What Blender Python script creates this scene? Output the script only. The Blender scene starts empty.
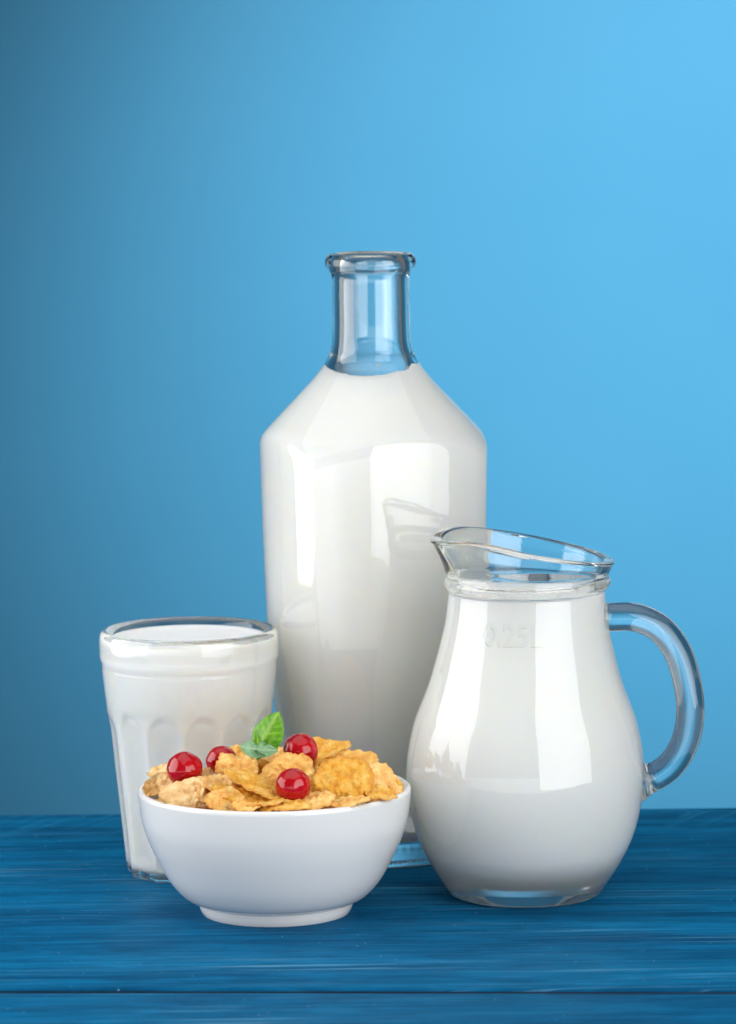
import bpy, bmesh, math, random
import numpy as np
from mathutils import Vector, Matrix, noise

scene = bpy.context.scene
COL = scene.collection
PI = math.pi

# ------------------------------------------------------------------ camera model
F = 4200.0                      # focal length in pixels of the 736 x 1024 frame
PITCH = math.radians(6.8)
ROLL = math.radians(0.7)
H = 0.3677                      # lens height over the table
CAM = Vector((0, -1.75, H))
FW = Vector((0, math.cos(PITCH), -math.sin(PITCH)))
UP = Vector((0, math.sin(PITCH), math.cos(PITCH)))
XR = Vector((1, 0, 0))
XC = math.cos(ROLL) * XR - math.sin(ROLL) * UP
UC = math.sin(ROLL) * XR + math.cos(ROLL) * UP


def ray(px, py):
    return FW + XC * ((px - 368) / F) + UC * ((512 - py) / F)


def ground(px, py, z=0.0):
    d = ray(px, py)
    return CAM + d * ((z - CAM.z) / d.z)


def at(px, py, y):
    d = ray(px, py)
    return CAM + d * ((y - CAM.y) / d.y)


def mpp(p):
    return (Vector(p) - CAM).dot(FW) / F


cam_d = bpy.data.cameras.new('camera')
cam = bpy.data.objects.new('camera', cam_d)
COL.objects.link(cam)
cam.matrix_world = Matrix((
    (XC.x, UC.x, -FW.x, CAM.x), (XC.y, UC.y, -FW.y, CAM.y), (XC.z, UC.z, -FW.z, CAM.z), (0, 0, 0, 1)))
cam_d.sensor_fit = 'VERTICAL'
cam_d.sensor_height = 36.0
cam_d.lens = F / 1024 * 36.0
cam_d.clip_start = 0.05
cam_d.clip_end = 50
cam_d.dof.use_dof = True
cam_d.dof.focus_distance = 1.715
cam_d.dof.aperture_fstop = 16
scene.camera = cam

# ------------------------------------------------------------------ helpers


def link(name, me, mat=None, parent=None, smooth=True):
    o = bpy.data.objects.new(name, me)
    COL.objects.link(o)
    if mat:
        me.materials.append(mat)
    if smooth:
        for p in me.polygons:
            p.use_smooth = True
    if parent:
        o.parent = parent
    return o


def thing(name, label, cat, loc=(0, 0, 0), group=None):
    o = bpy.data.objects.new(name, None)
    COL.objects.link(o)
    o.location = loc
    o.empty_display_size = 0.01
    tag(o, label, cat, group)
    return o


def tag(o, label, cat, group=None):
    o['label'] = label
    o['category'] = cat
    if group:
        o['group'] = group
    return o


def mesh(name, verts, faces):
    me = bpy.data.meshes.new(name)
    me.from_pydata([tuple(v) for v in verts], [], faces)
    me.validate()
    me.update()
    return me


def spline(pts, n=8):
    """Catmull-Rom through 2D/3D points (centripetal-like chord weights)."""
    P = [np.array(p, float) for p in pts]
    P = [2 * P[0] - P[1]] + P + [2 * P[-1] - P[-2]]
    out = []
    for i in range(1, len(P) - 2):
        p0, p1, p2, p3 = P[i - 1:i + 3]
        t0 = 0.0
        t1 = t0 + np.linalg.norm(p1 - p0) ** .5 + 1e-9
        t2 = t1 + np.linalg.norm(p2 - p1) ** .5 + 1e-9
        t3 = t2 + np.linalg.norm(p3 - p2) ** .5 + 1e-9
        for k in range(n):
            t = t1 + (t2 - t1) * k / n
            a1 = (t1 - t) / (t1 - t0) * p0 + (t - t0) / (t1 - t0) * p1
            a2 = (t2 - t) / (t2 - t1) * p1 + (t - t1) / (t2 - t1) * p2
            a3 = (t3 - t) / (t3 - t2) * p2 + (t - t2) / (t3 - t2) * p3
            b1 = (t2 - t) / (t2 - t0) * a1 + (t - t0) / (t2 - t0) * a2
            b2 = (t3 - t) / (t3 - t1) * a2 + (t - t1) / (t3 - t1) * a3
            out.append((t2 - t) / (t2 - t1) * b1 + (t - t1) / (t2 - t1) * b2)
    out.append(P[-2])
    return out


def rings_mesh(name, rings, close_start=True, close_end=True):
    """rings: list of (n,3) loops ordered so that faces look outwards
    (from the bottom centre, up the outside)."""
    n = len(rings[0])
    verts = [tuple(v) for r in rings for v in r]
    faces = []
    for i in range(len(rings) - 1):
        a, b = i * n, (i + 1) * n
        for k in range(n):
            k2 = (k + 1) % n
            faces.append((a + k, a + k2, b + k2, b + k))
    if close_start:
        c = len(verts)
        verts.append(tuple(np.mean(rings[0], axis=0)))
        for k in range(n):
            faces.append((c, (k + 1) % n, k))
    if close_end:
        c = len(verts)
        verts.append(tuple(np.mean(rings[-1], axis=0)))
        a = (len(rings) - 1) * n
        for k in range(n):
            faces.append((c, a + k, a + (k + 1) % n))
    return mesh(name, verts, faces)


def ang(n):
    return np.arange(n) * 2 * PI / n


def ring(phi, r, z, cx=0.0):
    r = np.broadcast_to(r, phi.shape)
    z = np.broadcast_to(z, phi.shape)
    return np.stack([r * np.cos(phi) + cx, r * np.sin(phi), z], axis=1)


def lathe(name, prof, n=128):
    phi = ang(n)
    return rings_mesh(name, [ring(phi, p[0], p[1]) for p in prof])


# ------------------------------------------------------------------ materials


def new_mat(name):
    m = bpy.data.materials.new(name)
    m.use_nodes = True
    nt = m.node_tree
    return m, nt, nt.nodes['Principled BSDF'], nt.nodes['Material Output']


def node(nt, t, **kw):
    n = nt.nodes.new(t)
    for k, v in kw.items():
        setattr(n, k, v)
    return n


def ramp(nt, fac, stops):
    r = node(nt, 'ShaderNodeValToRGB')
    el = r.color_ramp.elements
    el[0].position, el[0].color = stops[0][0], stops[0][1]
    el[1].position, el[1].color = stops[-1][0], stops[-1][1]
    for p, c in stops[1:-1]:
        e = el.new(p)
        e.color = c
    nt.links.new(fac, r.inputs[0])
    return r


def noise_tex(nt, vec, scale, detail=4, rough=.55, mapping=None, dist=0.0):
    n = node(nt, 'ShaderNodeTexNoise')
    n.inputs['Scale'].default_value = scale
    n.inputs['Detail'].default_value = detail
    n.inputs['Roughness'].default_value = rough
    n.inputs['Distortion'].default_value = dist
    if mapping:
        m = node(nt, 'ShaderNodeMapping')
        m.inputs['Scale'].default_value = mapping
        nt.links.new(vec, m.inputs['Vector'])
        vec = m.outputs[0]
    nt.links.new(vec, n.inputs['Vector'])
    return n


def math_n(nt, op, a, b):
    m = node(nt, 'ShaderNodeMath', operation=op)
    for i, v in enumerate((a, b)):
        if isinstance(v, (int, float)):
            m.inputs[i].default_value = v
        else:
            nt.links.new(v, m.inputs[i])
    return m.outputs[0]


def mix_rgb(nt, fac, a, b):
    m = node(nt, 'ShaderNodeMix', data_type='RGBA')
    if isinstance(fac, (int, float)):
        m.inputs['Factor'].default_value = fac
    else:
        nt.links.new(fac, m.inputs['Factor'])
    for nm, v in (('A', a), ('B', b)):
        s = [i for i in m.inputs if i.name == nm and i.type == 'RGBA'][0]
        if isinstance(v, tuple):
            s.default_value = v
        else:
            nt.links.new(v, s)
    return [o for o in m.outputs if o.type == 'RGBA'][0]


def bump(nt, bs, height, strength, dist):
    b = node(nt, 'ShaderNodeBump')
    b.inputs['Strength'].default_value = strength
    b.inputs['Distance'].default_value = dist
    nt.links.new(height, b.inputs['Height'])
    nt.links.new(b.outputs[0], bs.inputs['Normal'])
    return b


# clear glass with a faint waviness
def glass_mat(name, wav=0.0005, col=(0.985, 0.993, 0.99, 1)):
    m, nt, bs, out = new_mat(name)
    nt.nodes.remove(bs)
    g = node(nt, 'ShaderNodeBsdfGlass')
    g.inputs['Color'].default_value = col
    g.inputs['Roughness'].default_value = 0.0
    g.inputs['IOR'].default_value = 1.5
    tc = node(nt, 'ShaderNodeTexCoord')
    n = noise_tex(nt, tc.outputs['Object'], 32, 2, .5)
    b = node(nt, 'ShaderNodeBump')
    b.inputs['Strength'].default_value = 0.35
    b.inputs['Distance'].default_value = wav
    nt.links.new(n.outputs[0], b.inputs['Height'])
    nt.links.new(b.outputs[0], g.inputs['Normal'])
    nt.links.new(g.outputs[0], out.inputs[0])
    return m


M_GLASS = glass_mat('clear_glass')
M_MARK = glass_mat('moulded_glass')
M_MARK.node_tree.nodes['Glass BSDF'].inputs['IOR'].default_value = 1.16

M_MILK, nt, bs, out = new_mat('milk')
bs.inputs['Base Color'].default_value = (0.975, 0.962, 0.905, 1)
bs.inputs['Roughness'].default_value = 0.14
bs.inputs['IOR'].default_value = 1.34
bs.inputs['Subsurface Weight'].default_value = 1.0
bs.inputs['Subsurface Radius'].default_value = (1.0, 0.85, 0.6)
bs.inputs['Subsurface Scale'].default_value = 0.034

M_MILK_THIN = M_MILK.copy()
M_MILK_THIN.name = 'milk_in_tumbler'
M_MILK_THIN.node_tree.nodes['Principled BSDF'].inputs['Roughness'].default_value = .35
M_MILK_THIN.node_tree.nodes['Principled BSDF'].inputs['Subsurface Scale'].default_value = .0018

M_CERAMIC, nt, bs, out = new_mat('white_ceramic')
bs.inputs['Base Color'].default_value = (0.78, 0.772, 0.75, 1)
bs.inputs['Roughness'].default_value = 0.22
bs.inputs['Coat Weight'].default_value = 0.4
bs.inputs['Coat Roughness'].default_value = 0.08
tc = node(nt, 'ShaderNodeTexCoord')
n = noise_tex(nt, tc.outputs['Object'], 60, 3)
bump(nt, bs, n.outputs[0], .12, .0003)

# painted wood
EDGE_Y = ground(368, 811).y
M_WOOD, nt, bs, out = new_mat('blue_painted_wood')
tc = node(nt, 'ShaderNodeTexCoord')
V = tc.outputs['Object']
warp = noise_tex(nt, V, 1, 3, .5, (4, 14, 10))
wv = node(nt, 'ShaderNodeVectorMath', operation='MULTIPLY_ADD')
nt.links.new(warp.outputs['Color'], wv.inputs[0])
wv.inputs[1].default_value = (0, .012, 0)
nt.links.new(V, wv.inputs[2])
W_ = wv.outputs[0]
grain = noise_tex(nt, W_, 1, 7, .66, (5, 85, 40), .2)
fine = noise_tex(nt, W_, 1, 6, .75, (14, 330, 60), .25)
patch = noise_tex(nt, V, 1, 3, .5, (5, 22, 10))
big = noise_tex(nt, W_, 1, 4, .6, (2.2, 24, 10))
worn = noise_tex(nt, W_, 1, 4, .72, (7, 300, 60), .1)
c1 = ramp(nt, grain.outputs[0], [(.30, (0.0006, 0.060, 0.155, 1)), (.50, (0.0012, 0.105, 0.250, 1)), (.70, (0.004, 0.170, 0.360, 1))])
c2 = ramp(nt, big.outputs[0], [(.36, (0.0005, 0.055, 0.145, 1)), (.62, (0.003, 0.165, 0.350, 1))])
base = mix_rgb(nt, .5, c1.outputs[0], c2.outputs[0])
fr = ramp(nt, fine.outputs[0], [(.32, (.74, .76, .78, 1)), (.5, (1, 1, 1, 1)), (.70, (1.28, 1.24, 1.2, 1))])
mfr = node(nt, 'ShaderNodeMix', data_type='RGBA', blend_type='MULTIPLY')
mfr.inputs['Factor'].default_value = 1
nt.links.new(base, [i for i in mfr.inputs if i.name == 'A' and i.type == 'RGBA'][0])
nt.links.new(fr.outputs[0], [i for i in mfr.inputs if i.name == 'B' and i.type == 'RGBA'][0])
base = [o for o in mfr.outputs if o.type == 'RGBA'][0]
mot = noise_tex(nt, V, 1, 5, .7, (26, 70, 20), .6)
mo = ramp(nt, mot.outputs[0], [(.32, (.66, .68, .70, 1)), (.68, (1.16, 1.14, 1.12, 1))])
mfr = node(nt, 'ShaderNodeMix', data_type='RGBA', blend_type='MULTIPLY')
mfr.inputs['Factor'].default_value = 1
nt.links.new(base, [i for i in mfr.inputs if i.name == 'A' and i.type == 'RGBA'][0])
nt.links.new(mo.outputs[0], [i for i in mfr.inputs if i.name == 'B' and i.type == 'RGBA'][0])
base = [o for o in mfr.outputs if o.type == 'RGBA'][0]
wm = ramp(nt, worn.outputs[0], [(.53, (0, 0, 0, 1)), (.66, (1, 1, 1, 1))])
pm = ramp(nt, patch.outputs[0], [(.47, (0, 0, 0, 1)), (.60, (1, 1, 1, 1))])
wf = math_n(nt, 'MULTIPLY', wm.outputs[0], pm.outputs[0])
wf = math_n(nt, 'MULTIPLY', wf, .6)
base = mix_rgb(nt, wf, base, (0.14, 0.38, 0.56, 1))
# slanting saw marks along the far edge
sepv = node(nt, 'ShaderNodeSeparateXYZ')
nt.links.new(V, sepv.inputs[0])
edge = node(nt, 'ShaderNodeMapRange')
edge.inputs['From Min'].default_value = EDGE_Y - .065
edge.inputs['From Max'].default_value = EDGE_Y - .012
nt.links.new(sepv.outputs[1], edge.inputs['Value'])
swm = node(nt, 'ShaderNodeMapping')
swm.inputs['Rotation'].default_value = (0, 0, math.radians(28))
nt.links.new(W_, swm.inputs['Vector'])
saw = noise_tex(nt, swm.outputs[0], 1, 3, .6, (240, 14, 20))
sawr = ramp(nt, saw.outputs[0], [(.36, (0, 0, 0, 1)), (.64, (1, 1, 1, 1))])
sawf = math_n(nt, 'MULTIPLY', edge.outputs[0], math_n(nt, 'SUBTRACT', sawr.outputs[0], .5))
base = mix_rgb(nt, math_n(nt, 'MULTIPLY', math_n(nt, 'MAXIMUM', sawf, 0), .9), base, (0.02, 0.22, 0.42, 1))
sp = node(nt, 'ShaderNodeTexVoronoi')
sp.inputs['Scale'].default_value = 330
nt.links.new(V, sp.inputs['Vector'])
spc = node(nt, 'ShaderNodeSeparateColor')
nt.links.new(sp.outputs['Color'], spc.inputs[0])
s1 = math_n(nt, 'LESS_THAN', sp.outputs['Distance'], .13)
s2 = math_n(nt, 'GREATER_THAN', spc.outputs[0], .95)
base = mix_rgb(nt, math_n(nt, 'MULTIPLY', math_n(nt, 'MULTIPLY', s1, s2), .6), base, (0.3, 0.5, 0.62, 1))
nt.links.new(base, bs.inputs['Base Color'])
rr = ramp(nt, fine.outputs[0], [(.3, (.75, .75, .75, 1)), (.7, (.5, .5, .5, 1))])
nt.links.new(rr.outputs[0], bs.inputs['Roughness'])
bs.inputs['Specular IOR Level'].default_value = .04
# saw marks along the far board's edge are real relief
hsum = math_n(nt, 'ADD', math_n(nt, 'MULTIPLY', grain.outputs[0], .6), math_n(nt, 'MULTIPLY', fine.outputs[0], .4))
hsum = math_n(nt, 'ADD', hsum, math_n(nt, 'MULTIPLY', sawf, .5))
bump(nt, bs, hsum, .55, .0012)

M_EDGE, nt, bs, out = new_mat('dark_board_edge')  # side faces of the boards, coloured darker than the painted top
tc = node(nt, 'ShaderNodeTexCoord')
n = noise_tex(nt, tc.outputs['Object'], 1, 4, .6, (30, 200, 200))
r = ramp(nt, n.outputs[0], [(.35, (0.003, 0.008, 0.022, 1)), (.7, (0.012, 0.03, 0.07, 1))])
nt.links.new(r.outputs[0], bs.inputs['Base Color'])
bs.inputs['Roughness'].default_value = .8

M_BACK, nt, bs, out = new_mat('blue_backdrop')
tc = node(nt, 'ShaderNodeTexCoord')
n = noise_tex(nt, tc.outputs['Object'], 6, 3)
r = ramp(nt, n.outputs[0], [(.3, (0.072, 0.364, 0.640, 1)), (.7, (0.079, 0.377, 0.655, 1))])
nt.links.new(r.outputs[0], bs.inputs['Base Color'])
bs.inputs['Roughness'].default_value = .55
bs.inputs['Specular IOR Level'].default_value = .3


def flake_mat(name, lo, mid, hi):
    m, nt, bs, out = new_mat(name)
    tc = node(nt, 'ShaderNodeTexCoord')
    n1 = noise_tex(nt, tc.outputs['Object'], 160, 5, .6)
    n2 = noise_tex(nt, tc.outputs['Object'], 620, 3, .6)
    r = ramp(nt, n1.outputs[0], [(.30, lo), (.5, mid), (.70, hi)])
    at_ = node(nt, 'ShaderNodeAttribute', attribute_name='rim')
    n3 = noise_tex(nt, tc.outputs['Object'], 95, 4, .7)
    toast = ramp(nt, n3.outputs[0], [(.58, (0, 0, 0, 1)), (.74, (.40, .40, .40, 1))])
    oi = node(nt, 'ShaderNodeObjectInfo')
    hv = node(nt, 'ShaderNodeHueSaturation')
    nt.links.new(r.outputs[0], hv.inputs['Color'])
    nt.links.new(math_n(nt, 'ADD', math_n(nt, 'MULTIPLY', oi.outputs['Random'], .22), .88), hv.inputs['Value'])
    nt.links.new(math_n(nt, 'ADD', math_n(nt, 'MULTIPLY', oi.outputs['Random'], -.18), 1.1), hv.inputs['Saturation'])
    c0 = mix_rgb(nt, toast.outputs[0], hv.outputs[0], (.40, .15, .025, 1))
    c = mix_rgb(nt, at_.outputs['Fac'], c0, (lo[0] * .95, lo[1] * .85, lo[2] * .7, 1))
    nt.links.new(c, bs.inputs['Base Color'])
    bs.inputs['Roughness'].default_value = .5
    bs.inputs['Subsurface Weight'].default_value = .15
    bs.inputs['Subsurface Radius'].default_value = (1, .5, .2)
    bs.inputs['Subsurface Scale'].default_value = .002
    vo = node(nt, 'ShaderNodeTexVoronoi')
    vo.inputs['Scale'].default_value = 520
    nt.links.new(tc.outputs['Object'], vo.inputs['Vector'])
    hh = math_n(nt, 'SUBTRACT', n2.outputs[0], math_n(nt, 'MULTIPLY', vo.outputs['Distance'], .7))
    bump(nt, bs, hh, .7, .0007)
    return m


M_FLAKE = [
    flake_mat('golden_flake', (0.62, 0.255, 0.035, 1), (0.83, 0.45, 0.09, 1), (0.93, 0.66, 0.24, 1)),
    flake_mat('pale_flake', (0.62, 0.34, 0.11, 1), (0.80, 0.51, 0.21, 1), (0.88, 0.67, 0.36, 1)),
    flake_mat('orange_flake', (0.63, 0.255, 0.035, 1), (0.85, 0.45, 0.09, 1), (0.94, 0.64, 0.20, 1)),
]

M_BERRY, nt, bs, out = new_mat('red_berry_skin')
tc = node(nt, 'ShaderNodeTexCoord')
n = noise_tex(nt, tc.outputs['Object'], 120, 4)
r = ramp(nt, n.outputs[0], [(.3, (0.30, 0.0, 0.004, 1)), (.7, (0.52, 0.001, 0.008, 1))])
nt.links.new(r.outputs[0], bs.inputs['Base Color'])
bs.inputs['Roughness'].default_value = .10
bs.inputs['Subsurface Weight'].default_value = .16
bs.inputs['Subsurface Radius'].default_value = (1, .1, .1)
bs.inputs['Subsurface Scale'].default_value = .0018
bs.inputs['Coat Weight'].default_value = 0
bs.inputs['Coat Roughness'].default_value = .05
bump(nt, bs, n.outputs[0], .25, .0004)


def leaf_mat(name, lo, hi, vein):
    m, nt, bs, out = new_mat(name)
    at_ = node(nt, 'ShaderNodeAttribute', attribute_name='vein')
    tc = node(nt, 'ShaderNodeTexCoord')
    n = noise_tex(nt, tc.outputs['Object'], 350, 4)
    r = ramp(nt, n.outputs[0], [(.32, lo), (.68, hi)])
    c = mix_rgb(nt, math_n(nt, 'MULTIPLY', at_.outputs['Fac'], .65), r.outputs[0], vein)
    nt.links.new(c, bs.inputs['Base Color'])
    bs.inputs['Roughness'].default_value = .42
    tr = node(nt, 'ShaderNodeBsdfTranslucent')
    nt.links.new(c, tr.inputs[0])
    mx = node(nt, 'ShaderNodeMixShader')
    mx.inputs[0].default_value = .35
    nt.links.new(bs.outputs[0], mx.inputs[1])
    nt.links.new(tr.outputs[0], mx.inputs[2])
    nt.links.new(mx.outputs[0], out.inputs[0])
    bump(nt, bs, n.outputs[0], .5, .0006)
    return m


M_LEAF = leaf_mat('mint_leaf_green', (0.08, 0.32, 0.006, 1), (0.25, 0.58, 0.02, 1), (0.55, 0.76, 0.18, 1))
M_LEAF2 = leaf_mat('mint_leaf_grey_green', (0.20, 0.45, 0.20, 1), (0.38, 0.62, 0.36, 1), (0.58, 0.75, 0.52, 1))

# ------------------------------------------------------------------ setting: table and backdrop
T0, T1 = ground(0, 815), ground(736, 807.5)
S0, S1 = ground(0, 990), ground(736, 991)


def along(a, b, x):
    t = (x - a.x) / (b.x - a.x)
    return a + (b - a) * t


def plank(name, x0, x1, back, front, parent, th=.022, saw=False):
    """A board between two slanting lines; the long edges are rounded over."""
    bm = bmesh.new()
    nx = 260
    prof = []           # (t across 0 front..1 back, z, inward offset)
    rows = []
    e = .0013
    for i in range(nx + 1):
        x = x0 + (x1 - x0) * i / nx
        yb = back(x)
        yf = front(x)
        w = noise.noise(Vector((x * 14, yf * 3, 1.7))) * .0006 + noise.noise(Vector((x * 55, yf * 3, 5.7))) * .00035
        w2 = noise.noise(Vector((x * 14, yb * 3, 9.7))) * .0005
        yf += w
        yb += w2
        row = [(yf, -th), (yf, -e), (yf + e * .3, -e * .3), (yf + e, 0)]
        N = 10
        for k in range(1, N):
            row.append((yf + e + (yb - yf - 2 * e) * k / N, 0))
        row += [(yb - e, 0), (yb - e * .3, -e * .3), (yb, -e), (yb, -th)]
        rows.append([bm.verts.new((x, a, b)) for a, b in row])
    for i in range(nx):
        for k in range(len(rows[0]) - 1):
            bm.faces.new((rows[i][k], rows[i + 1][k], rows[i + 1][k + 1], rows[i][k + 1]))
        bm.faces.new((rows[i][-1], rows[i + 1][-1], rows[i + 1][0], rows[i][0]))
    bm.faces.new(rows[0])
    bm.faces.new(list(reversed(rows[-1])))
    me = bpy.data.meshes.new(name)
    bmesh.ops.recalc_face_normals(bm, faces=bm.faces)
    bm.to_mesh(me)
    bm.free()
    o = link(name, me, M_WOOD, parent)
    me.materials.append(M_EDGE)
    for p in me.polygons:
        if abs(p.normal.z) < .25:
            p.material_index = 1
            p.use_smooth = False
    return o


table = thing('wooden_table', 'blue painted wooden table of worn boards under all the milk glasses', 'table')
farl = lambda x: along(T0, T1, x).y
seam = lambda x: along(S0, S1, x).y
plank('board', -.62, .62, farl, lambda x: seam(x) + .0036, table)
plank('board', -.62, .62, lambda x: seam(x) - .0036, lambda x: seam(x) - .19, table)

BACK_Y = 1.9
bd = mesh('backdrop', [(-2.2, BACK_Y, -1.2), (2.2, BACK_Y, -1.2), (2.2, BACK_Y, 1.8), (-2.2, BACK_Y, 1.8),
                       (-2.2, BACK_Y + .02, -1.2), (2.2, BACK_Y + .02, -1.2), (2.2, BACK_Y + .02, 1.8), (-2.2, BACK_Y + .02, 1.8)],
          [(0, 1, 2, 3), (7, 6, 5, 4), (0, 4, 5, 1), (1, 5, 6, 2), (2, 6, 7, 3), (3, 7, 4, 0)])
bd = link('backdrop', bd, M_BACK, smooth=False)
bd['kind'] = 'structure'

# ------------------------------------------------------------------ milk bottle
# pixel measures: axis x at a given image row, half widths; turned into metres
bc = ground(377.6, 852.5)


def axis_z(base, pxc, py):
    return at(pxc, py, base.y).z


def prof_px(base, pxc, pts):
    out = []
    for r, py in pts:
        p = at(pxc, py, base.y)
        out.append((r * mpp(p), p.z))
    return out


# round-neck / cone profile (height -> radius)
neck_px = [(41.5, 253.6), (44.6, 257.5), (45.6, 262.0), (44.5, 266.5), (40.6, 271.5), (38.9, 276), (38.6, 300), (38.7, 330),
           (39.9, 345), (43.2, 355.5), (49.3, 366), (57, 376), (65.5, 385.5), (85, 406), (108, 430), (136, 458), (190, 512)]
neck = prof_px(bc, 372, neck_px)
neck_s = spline(neck[::-1], 10)       # rising z
nz = np.array([p[1] for p in neck_s])
nr = np.array([p[0] for p in neck_s])
body_px = [(.79, 851), (.865, 750), (.915, 690), (.955, 640), (.985, 530), (1.0, 445), (1.0, 250)]
bz = np.array([at(375, py, bc.y).z for _, py in body_px])
bsx = np.array([s for s, _ in body_px])
mp_b = mpp(at(375, 600, bc.y))
A_W, A_C = 109 * mp_b, 135.5 * mp_b
TH = math.radians(17)
BOT_TOP = neck[0][1]


def bottle_r(phi, z, inset=0.0, pn=70):
    """radius of the bottle skin at height z: chamfered square prism cut by the cone of the shoulder"""
    s = np.interp(z, bz, bsx)
    inv = np.zeros_like(phi)
    for k in range(8):
        a = (A_W if k % 2 == 0 else A_C) * s - inset
        d = phi - (k * PI / 4 + TH - (math.radians(8) if k % 2 else 0))
        rho = a * (1.9 if k % 2 == 0 else 2.2)        # the faces bulge a little
        cc = a - rho
        rk = cc * np.cos(d) + np.sqrt(np.maximum(rho ** 2 - (cc * np.sin(d)) ** 2, 1e-9))
        inv += np.where(np.cos(d) > .3, 1 / np.maximum(rk, 1e-4), 0) ** pn
    poly = inv ** (-1 / pn)
    if z < nz[0]:
        rc = nr[0] + (nz[0] - z) * 1.4
    else:
        rc = np.interp(z, nz, nr)
    rc = rc - inset
    q = 44
    return (poly ** -q + rc ** -q) ** (-1 / q)


NB = 288
phi = ang(NB)
rings = []
base_t = .0105
zs = [0.0]
# base: slightly hollow underside, rounded heel with a knurl
for f, z in ((.35, .0018), (.78, .0018), (.86, .0004), (.93, 0.0), (.975, .0006), (.995, .0022)):
    knurl = 1 + (.004 * np.cos(phi * 110) if f > .9 else 0)
    rings.append(ring(phi, bottle_r(phi, .003) * f * knurl, z))
z_out = list(np.concatenate([np.linspace(.0035, .17, 40), np.linspace(.172, neck[8][1], 46), [p for p in nz if p > neck[8][1] + .0004]]))
for z in z_out:
    rings.append(ring(phi, bottle_r(phi, z) if z < neck[6][1] else np.full(NB, np.interp(z, nz, nr)), z))
# lip top and the inside
tr, tz = neck[0]
inn = .0044
rings.append(ring(phi, tr - .0012, tz + .0002))
rings.append(ring(phi, tr - .0030, tz - .0004))
rings.append(ring(phi, tr - .0040, tz - .0022))
z_in = list(np.linspace(tz - .006, neck[8][1], 22)) + list(np.linspace(neck[8][1] - .001, .17, 46)) + list(np.linspace(.168, base_t + .006, 36))


def bottle_in(phi, z):
    r_round = np.interp(z, nz, nr)
    neckw = np.clip((z - neck[11][1]) / (neck[8][1] - neck[11][1]), 0, 1)
    body = bottle_r(phi, z, float(np.interp(z, [neck[14][1], neck[12][1]], [.0040, .0042])), 10)
    rn = np.minimum(r_round, neck[6][0]) - .0024
    return np.where(neckw > 0, body * (1 - neckw) + np.minimum(body, rn) * neckw, body)


for z in z_in:
    rings.append(ring(phi, bottle_in(phi, z), z))
rb = bottle_in(phi, base_t + .006)
inner_base = [(.985, .0035), (.95, .0015), (.88, .0004), (.7, .0002), (.35, .0012)]
for f, dz in inner_base:
    rings.append(ring(phi, rb * f, base_t + dz))
bottle = link('milk_bottle', rings_mesh('milk_bottle', rings), M_GLASS)
bottle.location = bc
tag(bottle, 'tall clear glass bottle with square shoulders and narrow open neck', 'bottle')

EPS = .00018
milk_top = at(372, 380, bc.y).z
mr = []
for f, dz in inner_base[::-1]:
    mr.append(ring(phi, rb * f + EPS, base_t + dz - EPS))
for z in sorted(z_in):
    if z < milk_top:
        mr.append(ring(phi, bottle_in(phi, z) + EPS, z))
rt = bottle_in(phi, milk_top)
def film(ph, seed, lo, hi):
    return np.array([lo + (hi - lo) * max(0, .5 + .7 * noise.noise(Vector((math.cos(a) * 2.2, math.sin(a) * 2.2, seed)))
                                          + .12 * noise.noise(Vector((math.cos(a) * 9, math.sin(a) * 9, seed)))) for a in ph])


fz_ = film(phi, 3.3, .0022, .0042) + .0024 * np.abs(np.cos(phi + .15)) ** 5
for kk in (.25, .5, .75, 1.0):
    zz_ = milk_top + fz_ * kk
    mr.append(ring(phi, np.array([bottle_in(phi[j:j + 1], zz_[j])[0] for j in range(NB)]) + EPS, zz_))
rtop_ = np.array([bottle_in(phi[j:j + 1], zz_[j])[0] for j in range(NB)])
mr.append(ring(phi, rtop_ - .0003, zz_ + .0001))
for dr, f in ((.0012, .8), (.003, .52), (.006, .2), (.010, .04)):
    mr.append(ring(phi, rtop_ - dr, milk_top + fz_ * f))
mr.append(ring(phi, rtop_ * .3, milk_top))
o = link('milk', rings_mesh('milk', mr), M_MILK)
o.location = bc
tag(o, 'white milk filling the tall bottle up to its neck', 'milk')

# ------------------------------------------------------------------ milk jug
jc = ground(525.5, 894.0)
body_j = [(66, 894), (75, 890), (80, 884), (90, 869.5), (98.5, 855), (107.5, 836), (112.5, 820), (117.2, 797), (119, 775), (118, 756), (111.5, 722),
          (103, 699), (96, 680), (86.5, 645), (81.5, 622), (78.8, 600), (78.2, 591)]
bp = prof_px(jc, 524.5, body_j)
bp = [(r, max(z, 0.0)) for r, z in bp]
bp[0] = (bp[0][0], 0.0)
bp[1] = (bp[1][0], .0012)
prof = spline(bp, 6)
mj = mpp(at(525, 580, jc.y))
z_ring0 = at(525, 588, jc.y).z
z_ring1 = at(525, 574.5, jc.y).z
z_rim = at(525, 544, jc.y).z
R_ring = 81.3 * mj
NJ = 224
phj = ang(NJ)
SP = math.radians(198)
dphi = (phj - SP + PI) % (2 * PI) - PI
lobe = np.exp(-(np.abs(dphi) / .40) ** 1.7)
lean = 5.0 * mj                     # the neck sits a little to the right of the base


def leanx(z):
    return lean * np.clip(z / z_rim, 0, 1.2) ** 2


zr = z_rim - .0066 * np.cos(phj) - .0024 * lobe
rr_out = (87.5 * mj) * (1 - .03 * np.cos(2 * dphi) * 0) + 14 * mj * lobe - 3 * mj * np.exp(-((np.abs(dphi) - .85) / .35) ** 2)


def jring(r, z):
    z = np.broadcast_to(z, phj.shape)
    R = ring(phj, r, z)
    R[:, 0] += leanx(z)
    return R


rings = [jring(bp[0][0] * .5, .0022), jring(bp[0][0] * .86, .0016), jring(bp[0][0] * .95, .0003)]
for r, z in prof[1:]:
    rings.append(jring(r, z))
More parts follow.
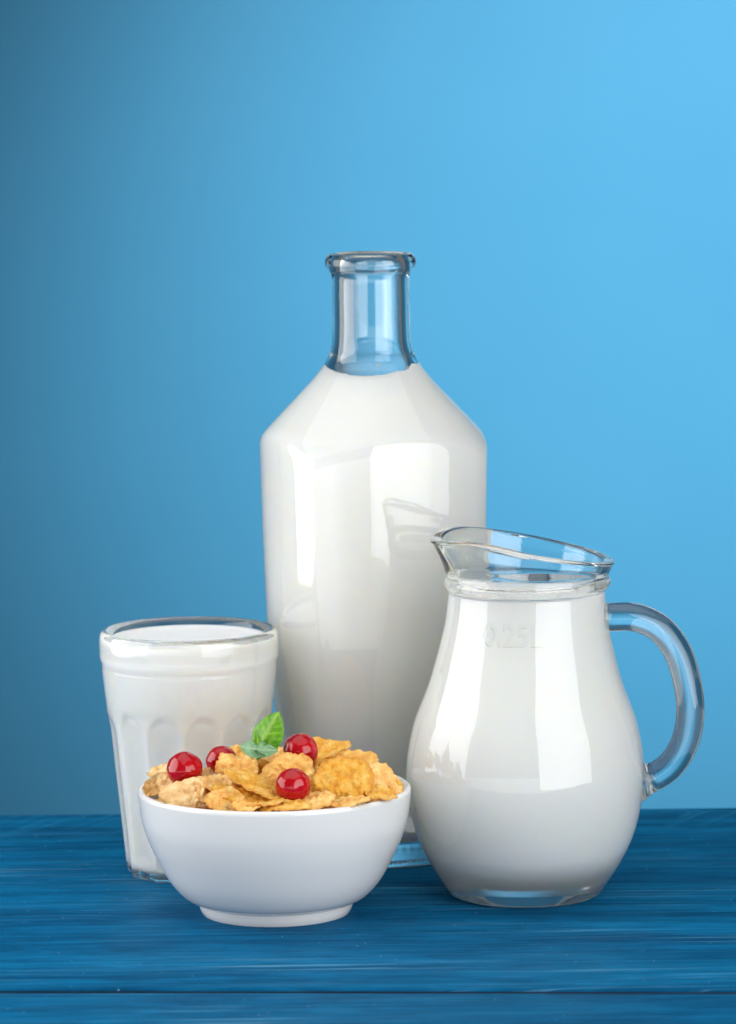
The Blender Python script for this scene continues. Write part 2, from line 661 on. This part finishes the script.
# moulded ring under the flare
for r, z in ((R_ring - .0004, z_ring0), (R_ring + .0006, z_ring0 + .0011), (R_ring + .0010, z_ring0 + .0024), (R_ring + .0009, (z_ring0 + z_ring1) / 2 + .0005), (R_ring + .0006, z_ring1 - .0012), (R_ring - .0002, z_ring1 - .0002)):
    rings.append(jring(r, z))
for v in (.12, .25, .4, .55, .7, .82, .9):
    rings.append(jring(R_ring + .0003 + (rr_out - R_ring) * (v ** 1.25), z_ring1 + (zr - z_ring1) * v))
# lip: a thick wall with softly rounded edges
for a in np.linspace(0, PI / 2, 5):
    rings.append(jring(rr_out - .0014 + .0014 * math.cos(a), zr - .0014 + .0014 * math.sin(a)))
rings.append(jring(rr_out - .0028, zr + .0001))
for a in np.linspace(PI / 2, PI * .95, 5):
    rings.append(jring(rr_out - .0042 + .0012 * math.cos(a), zr - .0012 + .0012 * math.sin(a)))
for v in (.8, .6, .4, .2, 0.0):
    rings.append(jring(R_ring - .0047 + (rr_out - R_ring - .0001) * (v ** 1.25), z_ring1 + (zr - z_ring1) * v - .0012))
jin = []
ZJ = .0245
for r, z in prof[::-1]:
    if z > ZJ:
        jin.append((r - .0031, z))
jr0, jz0 = jin[-1]
ZB = .0108
for a in np.linspace(.12, 1.0, 14):
    a *= PI / 2
    jin.append((max(jr0 * math.cos(a) ** .62, .002), jz0 - (jz0 - ZB) * math.sin(a) ** .95))
for z in (z_ring0 + .0025, z_ring0):
    jin.insert(0, (prof[-1][0] - (.0030 if z == z_ring0 else .0036), z))
for r, z in jin:
    rings.append(jring(r, z))
jug = thing('milk_jug', 'round bellied clear glass jug with pouring spout and curved handle', 'jug', jc)
link('jug_body', rings_mesh('jug_body', rings), M_GLASS, jug)

jm_top = at(525, 592.5, jc.y).z
mr = []
for r, z in jin[::-1]:
    if z < jm_top - .0004:
        mr.append(jring(r + EPS, z - (EPS if z < jz0 - .004 else 0)))
rt = prof[-1][0] - .0030
fj = film(phj, 8.1, .0004, .0022)
mr.append(jring(rt + EPS, jm_top + fj))
mr.append(jring(rt - .0002, jm_top + fj + .0001))
mr.append(jring(rt - .0009, jm_top + .0002))
mr.append(jring(rt - .0024, jm_top - .0002))
mr.append(jring(rt * .5, jm_top - .0003))
o = link('milk', rings_mesh('milk', mr), M_MILK)
o.location = jc
tag(o, 'white milk inside the round bellied jug', 'milk')

# handle: a thick glass rod
hp = [(599, 617.5), (612, 617), (636, 617.5), (659, 628), (677, 650.5), (687.5, 683), (690.3, 712), (685.5, 740), (672.5, 763), (656, 775.5), (637, 781)]
pts = [Vector(at(x, y, jc.y)) - jc for x, y in hp]
cs = [Vector(p) for p in spline([tuple(p) for p in pts], 10)]
NH = 40
hr = []
L = len(cs)
for i, p in enumerate(cs):
    t = (cs[min(i + 1, L - 1)] - cs[max(i - 1, 0)]).normalized()
    nrm = Vector((0, 1, 0)).cross(t).normalized()
    s = i / (L - 1)
    r = 14.3 * mj
    r *= 1 + .22 * math.exp(-(s / .045) ** 2) + .5 * math.exp(-((1 - s) / .05) ** 2)
    rw = r * 1.06
    hr.append(np.array([tuple(p + nrm * (r * math.cos(a)) + Vector((0, 1, 0)) * (rw * math.sin(a))) for a in -ang(NH)]))
me = rings_mesh('handle', hr)
bm = bmesh.new()
bm.from_mesh(me)
bmesh.ops.recalc_face_normals(bm, faces=bm.faces)
bm.to_mesh(me)
bm.free()
link('handle', me, M_GLASS, jug)

# moulded volume mark on the neck
cu = bpy.data.curves.new('volume_mark', 'FONT')
cu.body = '0.25L'
cu.size = 1.0
cu.extrude = .5
cu.bevel_depth = .02
cu.align_x = 'CENTER'
to = bpy.data.objects.new('volume_mark', cu)
COL.objects.link(to)
bpy.context.view_layer.update()
me = bpy.data.meshes.new_from_object(to)
COL.objects.unlink(to)
bpy.data.objects.remove(to)
bm = bmesh.new()
bm.from_mesh(me)
bmesh.ops.subdivide_edges(bm, edges=[e for e in bm.edges if e.calc_length() > .12], cuts=2, use_grid_fill=True)
xs = [v.co.x for v in bm.verts]
ys = [v.co.y for v in bm.verts]
pz_ = np.array([p[1] for p in prof])
pr_ = np.array([p[0] for p in prof])
zt0, zt1 = at(512, 648, jc.y - .035).z, at(512, 625, jc.y - .035).z
for v in bm.verts:
    u = (v.co.x - min(xs)) / (max(xs) - min(xs))
    w = (v.co.y - min(ys)) / (max(ys) - min(ys))
    z = zt0 + (zt1 - zt0) * w
    r = float(np.interp(z, pz_, pr_))
    xo = (484 + 57 * u - 524.5 - 4) * mj
    a = -PI / 2 + math.asin(xo / r)
    rad = r + (.00016 if v.co.z > 0 else -.0004)
    v.co = (rad * math.cos(a) + float(leanx(z)), rad * math.sin(a), z)
bm.to_mesh(me)
bm.free()
link('volume_mark', me, M_MARK, jug, smooth=True)

# ------------------------------------------------------------------ tumbler
gc = ground(192.8, 871.0)
sm_px = [(83.5, 700), (84.5, 693), (85.3, 685), (87, 668), (87.0, 663), (87.6, 659.5), (89.0, 656), (89.3, 650), (89.3, 640), (88.8, 633.5), (87.5, 630.5), (86, 629)]
NG = 288
phg = ang(NG)
up = [(r, z) for r, z in prof_px(gc, 189.5, sm_px)]
up = [tuple(p) for p in spline(up, 4)]
mg = mpp(at(189.5, 750, gc.y))
zf0, zf1 = 0.0, up[0][1]
r_top_sm = up[0][0]
ribs = math.radians(-90 - 3)
q = ((phg - ribs) / (PI / 6)) % 1.0 - .5          # -.5..+.5 across one flute
rib_prof = np.cos(q * PI / 6)
z_arch = at(189.5, 716 - 9, gc.y).z


def tum_out(z):
    """smooth cone with twelve flat flutes ground into it; the flutes end in arches"""
    rs = 66.5 * mg + (r_top_sm - 66.5 * mg) * (z / zf1)
    k = np.clip((z - (z_arch - .010)) / .010, 0, 1)
    lift = .0046 * (1 - np.sqrt(np.maximum(1 - k * k, 0)))
    fl = rs - .0019 + lift + (.0019 - .0002) * (2 * np.abs(q)) ** 2      # hollow flute, proud at its edges
    pw = 110
    return (fl ** -pw + np.full(NG, rs) ** -pw) ** (-1 / pw)


rings = []
r0 = tum_out(.002)
for f, z in ((.3, .0012), (.8, .0010), (.9, .0002), (.965, 0.0), (.99, .0008)):
    rings.append(ring(phg, r0 * f, z))
zl = np.concatenate([np.linspace(.002, z_arch - .014, 26), np.linspace(z_arch - .013, z_arch + .0012, 30), np.linspace(z_arch + .002, zf1 - .0006, 6)])
for z in zl:
    rings.append(ring(phg, tum_out(z), z))
for r, z in up:
    rings.append(ring(phg, r, z))
rtop, ztop = up[-1]
wall = .0030
rings.append(ring(phg, rtop - .0009, ztop + .0003))
rings.append(ring(phg, rtop - .0020, ztop - .0003))
rings.append(ring(phg, rtop - .0027, ztop - .0020))
gin = []
zb = .0030
for z in np.concatenate([np.linspace(ztop - .004, zf1, 10), np.linspace(zf1 - .001, zb + .004, 60)]):
    rs = 66.5 * mg + (r_top_sm - 66.5 * mg) * (min(z, zf1) / zf1)
    if z > zf1:
        rs = r_top_sm + (rtop - .0012 - r_top_sm) * (z - zf1) / (ztop - zf1)
    gin.append((rs - wall - (.0006 if z < z_arch else .0006 * max(0, 1 - (z - z_arch) / .01)), z))
rl = gin[-1][0]
for f, dz in ((.985, .002), (.94, .0007), (.86, .0002), (.5, 0), (.1, 0)):
    gin.append((rl * f, zb + dz))
def gring(r, z):
    # inner wall waved in step with the flutes, added to shade the milk in bands
    k = np.clip((z_arch + .001 - .0065 * (2 * np.abs(q)) ** 2 - z) / .0022, 0, 1)
    k = k * k * (3 - 2 * k) * np.clip((z - zb - .001) / .006, 0, 1)
    return ring(phg, r + .0024 * k * ((2 * np.abs(q)) ** 2.4 - .75), z)


for r, z in gin:
    rings.append(gring(r, z))
tum = link('milk_glass', rings_mesh('milk_glass', rings), M_GLASS)
tum.location = gc
tag(tum, 'fluted clear glass tumbler with thick rim behind the bowl', 'glass')
mt = at(189.5, 637.0, gc.y).z
mr = []
rl_ = None
for r, z in gin[::-1]:
    if z < mt - .0006:
        mr.append(gring(r + EPS, z - (EPS if z < zb + .003 else 0)))
        rl_ = r
mr.append(ring(phg, rl_ + .0001 + EPS, mt + .0006))
mr.append(ring(phg, rl_ - .0009, mt + .0001))
mr.append(ring(phg, rl_ - .0024, mt - .0002))
mr.append(ring(phg, rl_ * .5, mt - .0002))
o = link('milk', rings_mesh('milk', mr), M_MILK_THIN)
o.location = gc
tag(o, 'white milk almost brimming in the fluted tumbler', 'milk')

# ------------------------------------------------------------------ bowl
wc = ground(276.3, 911.5)
bw_px = [(70, 903.5), (78.5, 899.5), (91, 893.5), (105.5, 878), (121.5, 849), (128, 834), (132.8, 819), (136.0, 797), (136.6, 790.5)]
wp = prof_px(wc, 275, bw_px)
outer = [tuple(p) for p in spline(wp, 6)]
RT, ZT = wp[-1]
inner = []
th = .0036
inner += [(RT - .0001, ZT + .0008), (RT - .0007, ZT + .0015), (RT - .0016, ZT + .0017), (RT - .0025, ZT + .0013), (RT - .0032, ZT + .0002)]
for r, z in outer[::-1][4:]:
    inner.append((max(r - th * 1.1, .01), max(z + .0002 * 0 + (ZT - z) * .06, .009)))
inner.append((.006, .0105))
bowl = thing('cereal_bowl', 'small white ceramic bowl heaped with corn flakes and red berries', 'bowl', wc)
zmin = outer[0][1]
link('bowl_body', lathe('bowl_body', [(.02, zmin), (outer[0][0] * .9, zmin)] + outer + inner, 160), M_CERAMIC, bowl)
ft = prof_px(wc, 275, [(78.0, 896), (77.3, 901), (76.6, 904.5), (75.4, 907.7), (73.2, 909)])
fz = [(r, max(z, 0)) for r, z in ft][::-1]
fz[0] = (fz[0][0], 0.0)
fs = [tuple(p) for p in spline(fz, 4)]
foot = [(.024, .0015), (fs[0][0] - .0045, .0012), (fs[0][0] - .0025, .0)] + fs + [(fs[-1][0] - .003, fs[-1][1] + .0012), (.022, fs[-1][1] + .0006)]
link('foot_ring', lathe('foot_ring', foot, 128), M_CERAMIC, bowl)


# ------------------------------------------------------------------ corn flakes
def flake_mesh(name, w, h, curl, seed, ruf=1.0, th=.0008):
    NR, NA = 26, 96
    rnd = random.Random(seed)
    off = Vector((rnd.uniform(-50, 50), rnd.uniform(-50, 50), rnd.uniform(-50, 50)))
    cx, cy, tw = curl
    top, bot = [], []
    verts, rim = [], []

    def shape(u, v, rho):
        x, y = u * w / 2, v * h / 2
        m = max(w, h) / 2
        z = (cx * u * u + cy * v * v + tw * u * v) * m
        p = Vector((x, y, 0))
        z += noise.noise(p * 150 + off) * .0009 * ruf
        z += noise.noise(p * 330 + off * 2) * .0005 * ruf
        b = noise.voronoi(p * 340 + off)[0]
        z += (.55 - min(b[0], .8)) * .0017 * ruf
        z += noise.noise(p * 800 + off * 3) * .0003 * ruf
        dx = noise.noise(p * 130 + off * 1.7) * .0012
        dy = noise.noise(p * 130 - off * 1.3) * .0012
        return x + dx, y + dy, z

    outline = []
    for k in range(NA):
        a = 2 * PI * k / NA
        d = Vector((math.cos(a), math.sin(a), 0))
        rr = 1 + .16 * noise.noise(d * 1.1 + off) + .10 * noise.noise(d * 2.6 + off) + .075 * noise.noise(d * 6 + off) + .04 * noise.noise(d * 14 + off)
        outline.append(rr)
    mean = sum(outline) / NA
    outline = [o_ / mean for o_ in outline]
    for side in (1, -1):
        for i in range(1, NR + 1):
            rho = (i / NR) ** .8
            for k in range(NA):
                a = 2 * PI * k / NA
                u = math.cos(a) * rho * outline[k]
                v = math.sin(a) * rho * outline[k]
                x, y, z = shape(u, v, rho)
                edge = math.sqrt(max(0, 1 - rho ** 6))
                t = th * (.25 + .75 * edge) * (1 + .5 * noise.noise(Vector((x, y, side * .01)) * 300 + off))
                verts.append((x, y, z + side * t * (.5 if rho < .999 else .15)))
                rim.append(max(0, (rho - .86) / .14) * .6)
        x, y, z = shape(0, 0, 0)
        verts.append((x, y, z + side * th * .5))
        rim.append(0)
    S = NR * NA + 1
    faces = []
    for s in (0, 1):
        o_ = s * S
        c = o_ + NR * NA
        for k in range(NA):
            k2 = (k + 1) % NA
            f = (c, o_ + k, o_ + k2)
            faces.append(f if s == 0 else f[::-1])
            for i in range(NR - 1):
                a, b = o_ + i * NA, o_ + (i + 1) * NA
                f = (a + k, b + k, b + k2, a + k2)
                faces.append(f if s == 0 else f[::-1])
    a, b = (NR - 1) * NA, S + (NR - 1) * NA
    for k in range(NA):
        k2 = (k + 1) % NA
        faces.append((a + k, b + k, b + k2, a + k2))
    me = mesh(name, verts, faces)
    at_ = me.attributes.new('rim', 'FLOAT', 'POINT')
    at_.data.foreach_set('value', rim[:len(me.vertices)])
    return me


def orient(nrm, roll):
    n_ = Vector(nrm).normalized()
    x_ = Vector((1, 0, 0))
    if abs(n_.dot(x_)) > .9:
        x_ = Vector((0, 1, 0))
    x_ = (x_ - n_ * x_.dot(n_)).normalized()
    y_ = n_.cross(x_)
    M = Matrix((x_, y_, n_)).transposed()
    return M @ Matrix.Rotation(math.radians(roll), 3, 'Z')


mw = mpp(wc + Vector((0, 0, .06)))
GRP = 'corn flakes heaped in the bowl'
# px, py, depth from the bowl's middle (cm), width, height (px), normal, roll, curl, material, roughness, label
FL = [
    (160, 788, -1.2, 32, 28, (-.25, -.75, .65), 20, (.42, .40, .1), 1, 1.0, 'curled cupped corn flake at the bowl\'s left edge'),
    (158, 771, 0.6, 26, 22, (-.4, -.3, .85), 0, (.2, .1, 0), 1, 1.0, 'small pale corn flake tucked behind the leftmost berry'),
    (184.5, 794, -3.3, 46, 36, (-.18, -.85, .5), -8, (.20, -.16, .22), 1, 1.15, 'pale rumpled corn flake below the leftmost berry'),
    (224, 802, -4.2, 40, 26, (.1, -.93, .34), 5, (.22, .20, .05), 0, .9, 'small domed corn flake lying at the bowl\'s front rim'),
    (201, 777, -1.7, 30, 24, (.1, -.6, .8), 10, (-.2, .1, 0), 1, 1.2, 'brown corn flake between the two left berries'),
    (213, 784, -2.9, 40, 34, (.12, -.30, .95), 12, (.18, .10, .1), 0, .9, 'flat corn flake edge on above the small domed flake'),
    (234, 791, -3.6, 48, 34, (.22, -.30, .93), -6, (-.16, -.12, .05), 0, .9, 'bent corn flake under the long slanting flake'),
    (256, 787, -3.4, 66, 44, (.44, -.22, .87), -3, (.05, .10, 0), 0, .9, 'long slanting corn flake seen edge on left of the front berry'),
    (236, 768, -1.9, 44, 35, (.1, -.82, .52), -14, (.14, -.2, .1), 0, 1.5, 'upright crinkled corn flake left of the mint sprig'),
    (257, 774, -1.6, 34, 32, (.3, -.75, .55), 30, (.15, .2, 0), 0, 1.1, 'shaded corn flake right under the mint leaves'),
    (288, 776, -2.2, 56, 42, (-.1, -.86, .48), 12, (.22, .12, .1), 2, 1.2, 'broad corn flake standing upright behind the front berry'),
    (343, 780, -3.0, 60, 55, (.06, -.84, .5), 20, (-.12, -.10, .06), 2, 1.35, 'largest round corn flake standing at the bowl\'s right front'),
    (382, 781, -1.8, 46, 38, (.42, -.74, .5), -38, (-.14, -.08, 0), 0, 1.2, 'corn flake leaning right beside the largest round flake'),
    (396, 789, -1.6, 17, 18, (.5, -.6, .6), 0, (.2, .2, 0), 0, 1.0, 'tiny corn flake fragment at the bowl\'s right edge'),
    (323, 750, 1.5, 46, 34, (.1, -.42, .88), -8, (.15, .1, 0), 2, .9, 'corn flake behind the topmost berry at the back of the heap'),
    (329, 753, 0.4, 48, 30, (-.42, -.28, .86), 12, (-.1, .15, 0), 0, .8, 'slim tilted corn flake right of the topmost berry'),
    (315, 765, -1.0, 26, 20, (-.2, -.72, .6), 0, (-.3, -.3, 0), 0, .9, 'small smooth corn flake between the topmost berry and the largest flake'),
    (359, 760, 1.2, 38, 26, (.25, -.42, .85), 12, (.16, .1, .1), 0, 1.0, 'corn flake peeking out behind the largest round flake'),
    (262, 802, -4.1, 44, 34, (-.04, -.16, .98), 0, (.05, .1, 0), 0, .8, 'flat corn flake edge on in the middle of the front rim'),
    (283, 806.5, -4.6, 50, 30, (-.05, -.20, .97), 0, (-.06, .06, 0), 2, .8, 'lowest flat corn flake lying along the front rim'),
    (246, 807, -4.7, 26, 22, (0, -.3, .95), 0, (.1, .1, 0), 0, .8, 'small corn flake scrap low at the front rim'),
    (309, 800, -4.1, 52, 36, (-.20, -.34, .92), 6, (-.14, -.12, .1), 0, 1.0, 'corn flake lying flat below the front berry to its right'),
    (350, 803, -4.1, 42, 24, (-.16, -.22, .95), 0, (.08, .06, 0), 0, .9, 'corn flake sliver under the largest round flake'),
    (380, 795, -3.0, 36, 26, (.2, -.30, .93), 0, (.1, .1, 0), 0, 1.0, 'flat corn flake under the flake that leans right'),
    (211, 796, -3.4, 30, 26, (.3, -.6, .7), 0, (.1, .1, 0), 0, 1.0, 'dark corn flake wedged behind the small domed flake'),
    (171, 781, -2.0, 28, 26, (-.1, -.6, .8), 0, (.1, .1, 0), 1, 1.0, 'corn flake right under the leftmost berry'),
    (338, 764, -.2, 40, 30, (.2, -.4, .9), 0, (.1, -.1, 0), 0, 1.0, 'corn flake buried behind the top of the largest flake'),
    (272, 761, 0.4, 46, 36, (.1, -.4, .9), 30, (.1, .1, 0), 0, 1.0, 'corn flake carrying the foot of the mint sprig'),
    (240, 757, 1.0, 42, 34, (-.15, -.4, .9), 0, (.1, .1, 0), 0, 1.0, 'corn flake behind the upright crinkled flake'),
]
for i, (px, py, dy, w, h, nrm, roll, curl, mi, ruf, lab) in enumerate(FL):
    me = flake_mesh('corn_flake', w * mw, h * mw, curl, 100 + i * 7, ruf)
    o = link('corn_flake', me, M_FLAKE[mi])
    o.matrix_world = Matrix.Translation(at(px, py, wc.y + dy / 100)) @ orient(nrm, roll).to_4x4()
    tag(o, lab, 'corn flake', GRP)
# the flakes underneath that carry the top layer
rnd = random.Random(5)
protos = [flake_mesh('corn_flake', rnd.uniform(40, 52) * mw, rnd.uniform(32, 42) * mw, (rnd.uniform(-.2, .2), rnd.uniform(-.2, .2), .1), 900 + k) for k in range(6)]
for k in range(6):
    protos[k].materials.append(M_FLAKE[k % 3])
for i in range(64):
    rad = math.sqrt((i + .5) / 64) * .044
    a = i * 2.39996
    zt = ZT + .0135 * (1 - (rad / .050) ** 2) - .0105
    if rad > .038:
        zt -= .002
    o = link('corn_flake', protos[i % 6], None)
    nrm = (math.cos(a) * rad * 8 + rnd.uniform(-.25, .25), math.sin(a) * rad * 8 + rnd.uniform(-.25, .25), 1)
    o.matrix_world = Matrix.Translation(wc + Vector((rad * math.cos(a), rad * math.sin(a), zt + rnd.uniform(-.002, .002)))) @ orient(nrm, rnd.uniform(0, 360)).to_4x4()
    tag(o, 'golden corn flake half buried in the gaps of the heap', 'corn flake', GRP)


for i in range(14):
    a = PI * (.62 + 1.3 * i / 13)
    o = link('corn_flake', protos[(i * 5 + 1) % 6], None)
    rad = .0425
    nrm = (math.cos(a) * .25 + rnd.uniform(-.2, .2), math.sin(a) * .25 + rnd.uniform(-.2, .2), 1)
    o.matrix_world = Matrix.Translation(wc + Vector((rad * math.cos(a), rad * math.sin(a), ZT - .0025 + rnd.uniform(-.001, .001)))) @ orient(nrm, rnd.uniform(0, 360)).to_4x4()
    tag(o, 'golden corn flake half buried in the gaps of the heap', 'corn flake', GRP)


# ------------------------------------------------------------------ berries
def berry(px, py, dy, r, seed, label):
    bm = bmesh.new()
    bmesh.ops.create_icosphere(bm, subdivisions=5, radius=1)
    for v in bm.verts:
        p = v.co.copy()
        n_ = noise.noise(p * 1.2 + Vector((seed, 0, 0))) * .055 + noise.noise(p * 3.5 + Vector((0, seed, 0))) * .012
        v.co = p * (1 + n_) * r * mw
        v.co.z *= .97
    me = bpy.data.meshes.new('red_berry')
    bm.to_mesh(me)
    bm.free()
    o = link('red_berry', me, M_BERRY)
    o.location = at(px, py, wc.y + dy / 100)
    tag(o, label, 'berry', 'red berries on the corn flakes')


berry(184.5, 769, -1.9, 17.8, 1, 'glossy red berry farthest left on the heap')
berry(221.5, 760.5, -0.6, 15.5, 2, 'red berry half hidden behind an upright crinkled flake')
berry(300.5, 750.3, -0.9, 17.6, 3, 'red berry on top of the heap right of the mint')
berry(293, 785.2, -3.6, 17.3, 4, 'front red berry resting low against an upright flake')


# ------------------------------------------------------------------ mint sprig
def leaf(name, base, tip, side, width, bow, mat, parent, fold=.25, teeth=9, origin=None):
    """a mint leaf from base to tip; 'side' is the across direction; serrated edge, raised veins"""
    base, tip, side = Vector(base), Vector(tip), Vector(side).normalized()
    ax = tip - base
    Lf = ax.length
    ax.normalize()
    side = (side - ax * side.dot(ax)).normalized()
    nrm = ax.cross(side).normalized()
    NU, NV = 44, 10
    verts, vein, faces = [], [], []
    for s in (1, -1):
        for i in range(NU + 1):
            u = i / NU
            hw = width / 2 * (math.sin(PI * min(1, u ** .78)) ** .75) * (1 if u < .999 else 0)
            saw = ((u * teeth) % 1.0)
            hw *= 1 - .15 * saw * (1 if .08 < u < .98 else 0)
            for j in range(-NV, NV + 1):
                v = j / NV
                z = bow * Lf * (4 * u * (1 - u)) * -1 + abs(v) * fold * hw
                sv = (u * 7 - abs(v) * 1.6) % 1.0
                vn = math.exp(-(min(sv, 1 - sv) / .10) ** 2) * .8 * (1 - abs(v) * .5)
                vm = math.exp(-(v * hw / (.05 * width + 1e-6)) ** 2)
                vv = max(vn, vm)
                z -= vv * .00022
                z += noise.noise(Vector((u * 6, v * 3, width * 900))) * .0005
                z += s * .00010 * (1 if abs(j) < NV and 0 < i < NU else 0)
                p = base + ax * (u * Lf) + side * (v * hw) + nrm * z
                verts.append(p - origin)
                vein.append(vv)
    W = 2 * NV + 1
    S = (NU + 1) * W
    for s in (0, 1):
        for i in range(NU):
            for j in range(W - 1):
                a = s * S + i * W + j
                f = (a, a + 1, a + W + 1, a + W)
                faces.append(f if s == 1 else f[::-1])
    me = bpy.data.meshes.new(name)
    me.from_pydata([tuple(v) for v in verts], [], faces)
    me.update()
    at_ = me.attributes.new('vein', 'FLOAT', 'POINT')
    at_.data.foreach_set('value', vein)
    return link(name, me, mat, parent)


YM = wc.y - .012
m0 = at(258.5, 752, YM)
sprig = thing('mint_sprig', 'small green mint sprig standing on top of the corn flakes', 'mint sprig', m0)
leaf('leaf', at(258.5, 752, YM), at(279.5, 711.5, YM + .003), (1, -.25, .35), 36 * mw, .07, M_LEAF, sprig, .30, 9, m0)
leaf('leaf', at(258.5, 753, YM - .001), at(256.5, 733, YM - .004), (1, .2, 0), 10 * mw, .10, M_LEAF, sprig, .5, 6, m0)
leaf('leaf', at(259.5, 752, YM - .001), at(273, 736.5, YM - .004), (.8, .2, .6), 10 * mw, .12, M_LEAF, sprig, .5, 6, m0)
leaf('leaf', at(240.5, 746.5, YM - .005), at(278.5, 751, YM - .006), (.05, -.45, -.85), 20 * mw, -.10, M_LEAF2, sprig, -.12, 9, m0)
leaf('leaf', at(255, 752, YM + .003), at(268, 757, YM - .012), (.9, .1, -.3), 16 * mw, -.05, M_LEAF2, sprig, .12, 7, m0)
stem = []
for t in np.linspace(0, 1, 8):
    p = Vector(at(258.5, 750 + 17 * t, YM + .001 + .004 * t)) - m0
    stem.append(ring(ang(12), (.0008 + .0003 * t), 0.0) + np.array(tuple(p)))
me = rings_mesh('stem', stem[::-1])
link('stem', me, M_LEAF, sprig)


# ------------------------------------------------------------------ lamps
def softbox(name, loc, target, sx, sy, power, col=(1, 1, 1), spread=180):
    l = bpy.data.lights.new(name, 'AREA')
    l.shape = 'RECTANGLE'
    l.size, l.size_y = sx, sy
    l.energy = power
    l.color = col
    l.spread = math.radians(spread)
    o = bpy.data.objects.new(name, l)
    COL.objects.link(o)
    o.location = loc
    d = Vector(target) - Vector(loc)
    o.rotation_euler = d.to_track_quat('-Z', 'Y').to_euler()
    return o


softbox('softbox_left', (-.60, -.06, .29), (0, -.03, .22), .68, .56, 3.6, spread=150)
softbox('softbox_right', (.578, -.70, .34), (.05, 0, .22), .86, .80, 6.1, spread=150)
softbox('softbox_top', (-.10, -.10, 1.25), (0, 0, 0), 1.8, 1.6, 6.0, spread=130)
softbox('low_fill', (-.1, -.82, -.04), (0, 0, .06), 2.4, .27, 1.9, spread=150)  # wide low fill, added to brighten the lower sides of the milk
sl = bpy.data.lights.new('backdrop_spot', 'SPOT')
sl.energy = 335
sl.color = (.9, 1, .98)
sl.spot_size = math.radians(28)
sl.spot_blend = 1.0
sl.shadow_soft_size = .08
so = bpy.data.objects.new('backdrop_spot', sl)
COL.objects.link(so)
so.location = (.95, -.6, 1.25)
so.rotation_euler = (Vector((.30, BACK_Y, .16)) - so.location).to_track_quat('-Z', 'Y').to_euler()

w = bpy.data.worlds.new('World')
scene.world = w
w.use_nodes = True
bg = w.node_tree.nodes['Background']
bg.inputs[0].default_value = (.52, .56, .60, 1)
bg.inputs[1].default_value = .26

# ------------------------------------------------------------------ render settings
scene.view_settings.view_transform = 'Standard'
scene.view_settings.look = 'None'
scene.view_settings.exposure = 0
scene.view_settings.gamma = 1
scene.render.engine = 'CYCLES'
c = scene.cycles
c.use_denoising = True
c.max_bounces = 20
c.transmission_bounces = 16
c.glossy_bounces = 8
c.diffuse_bounces = 5
c.transparent_max_bounces = 8
c.caustics_reflective = True
c.caustics_refractive = True
c.sample_clamp_indirect = 8
c.blur_glossy = .3
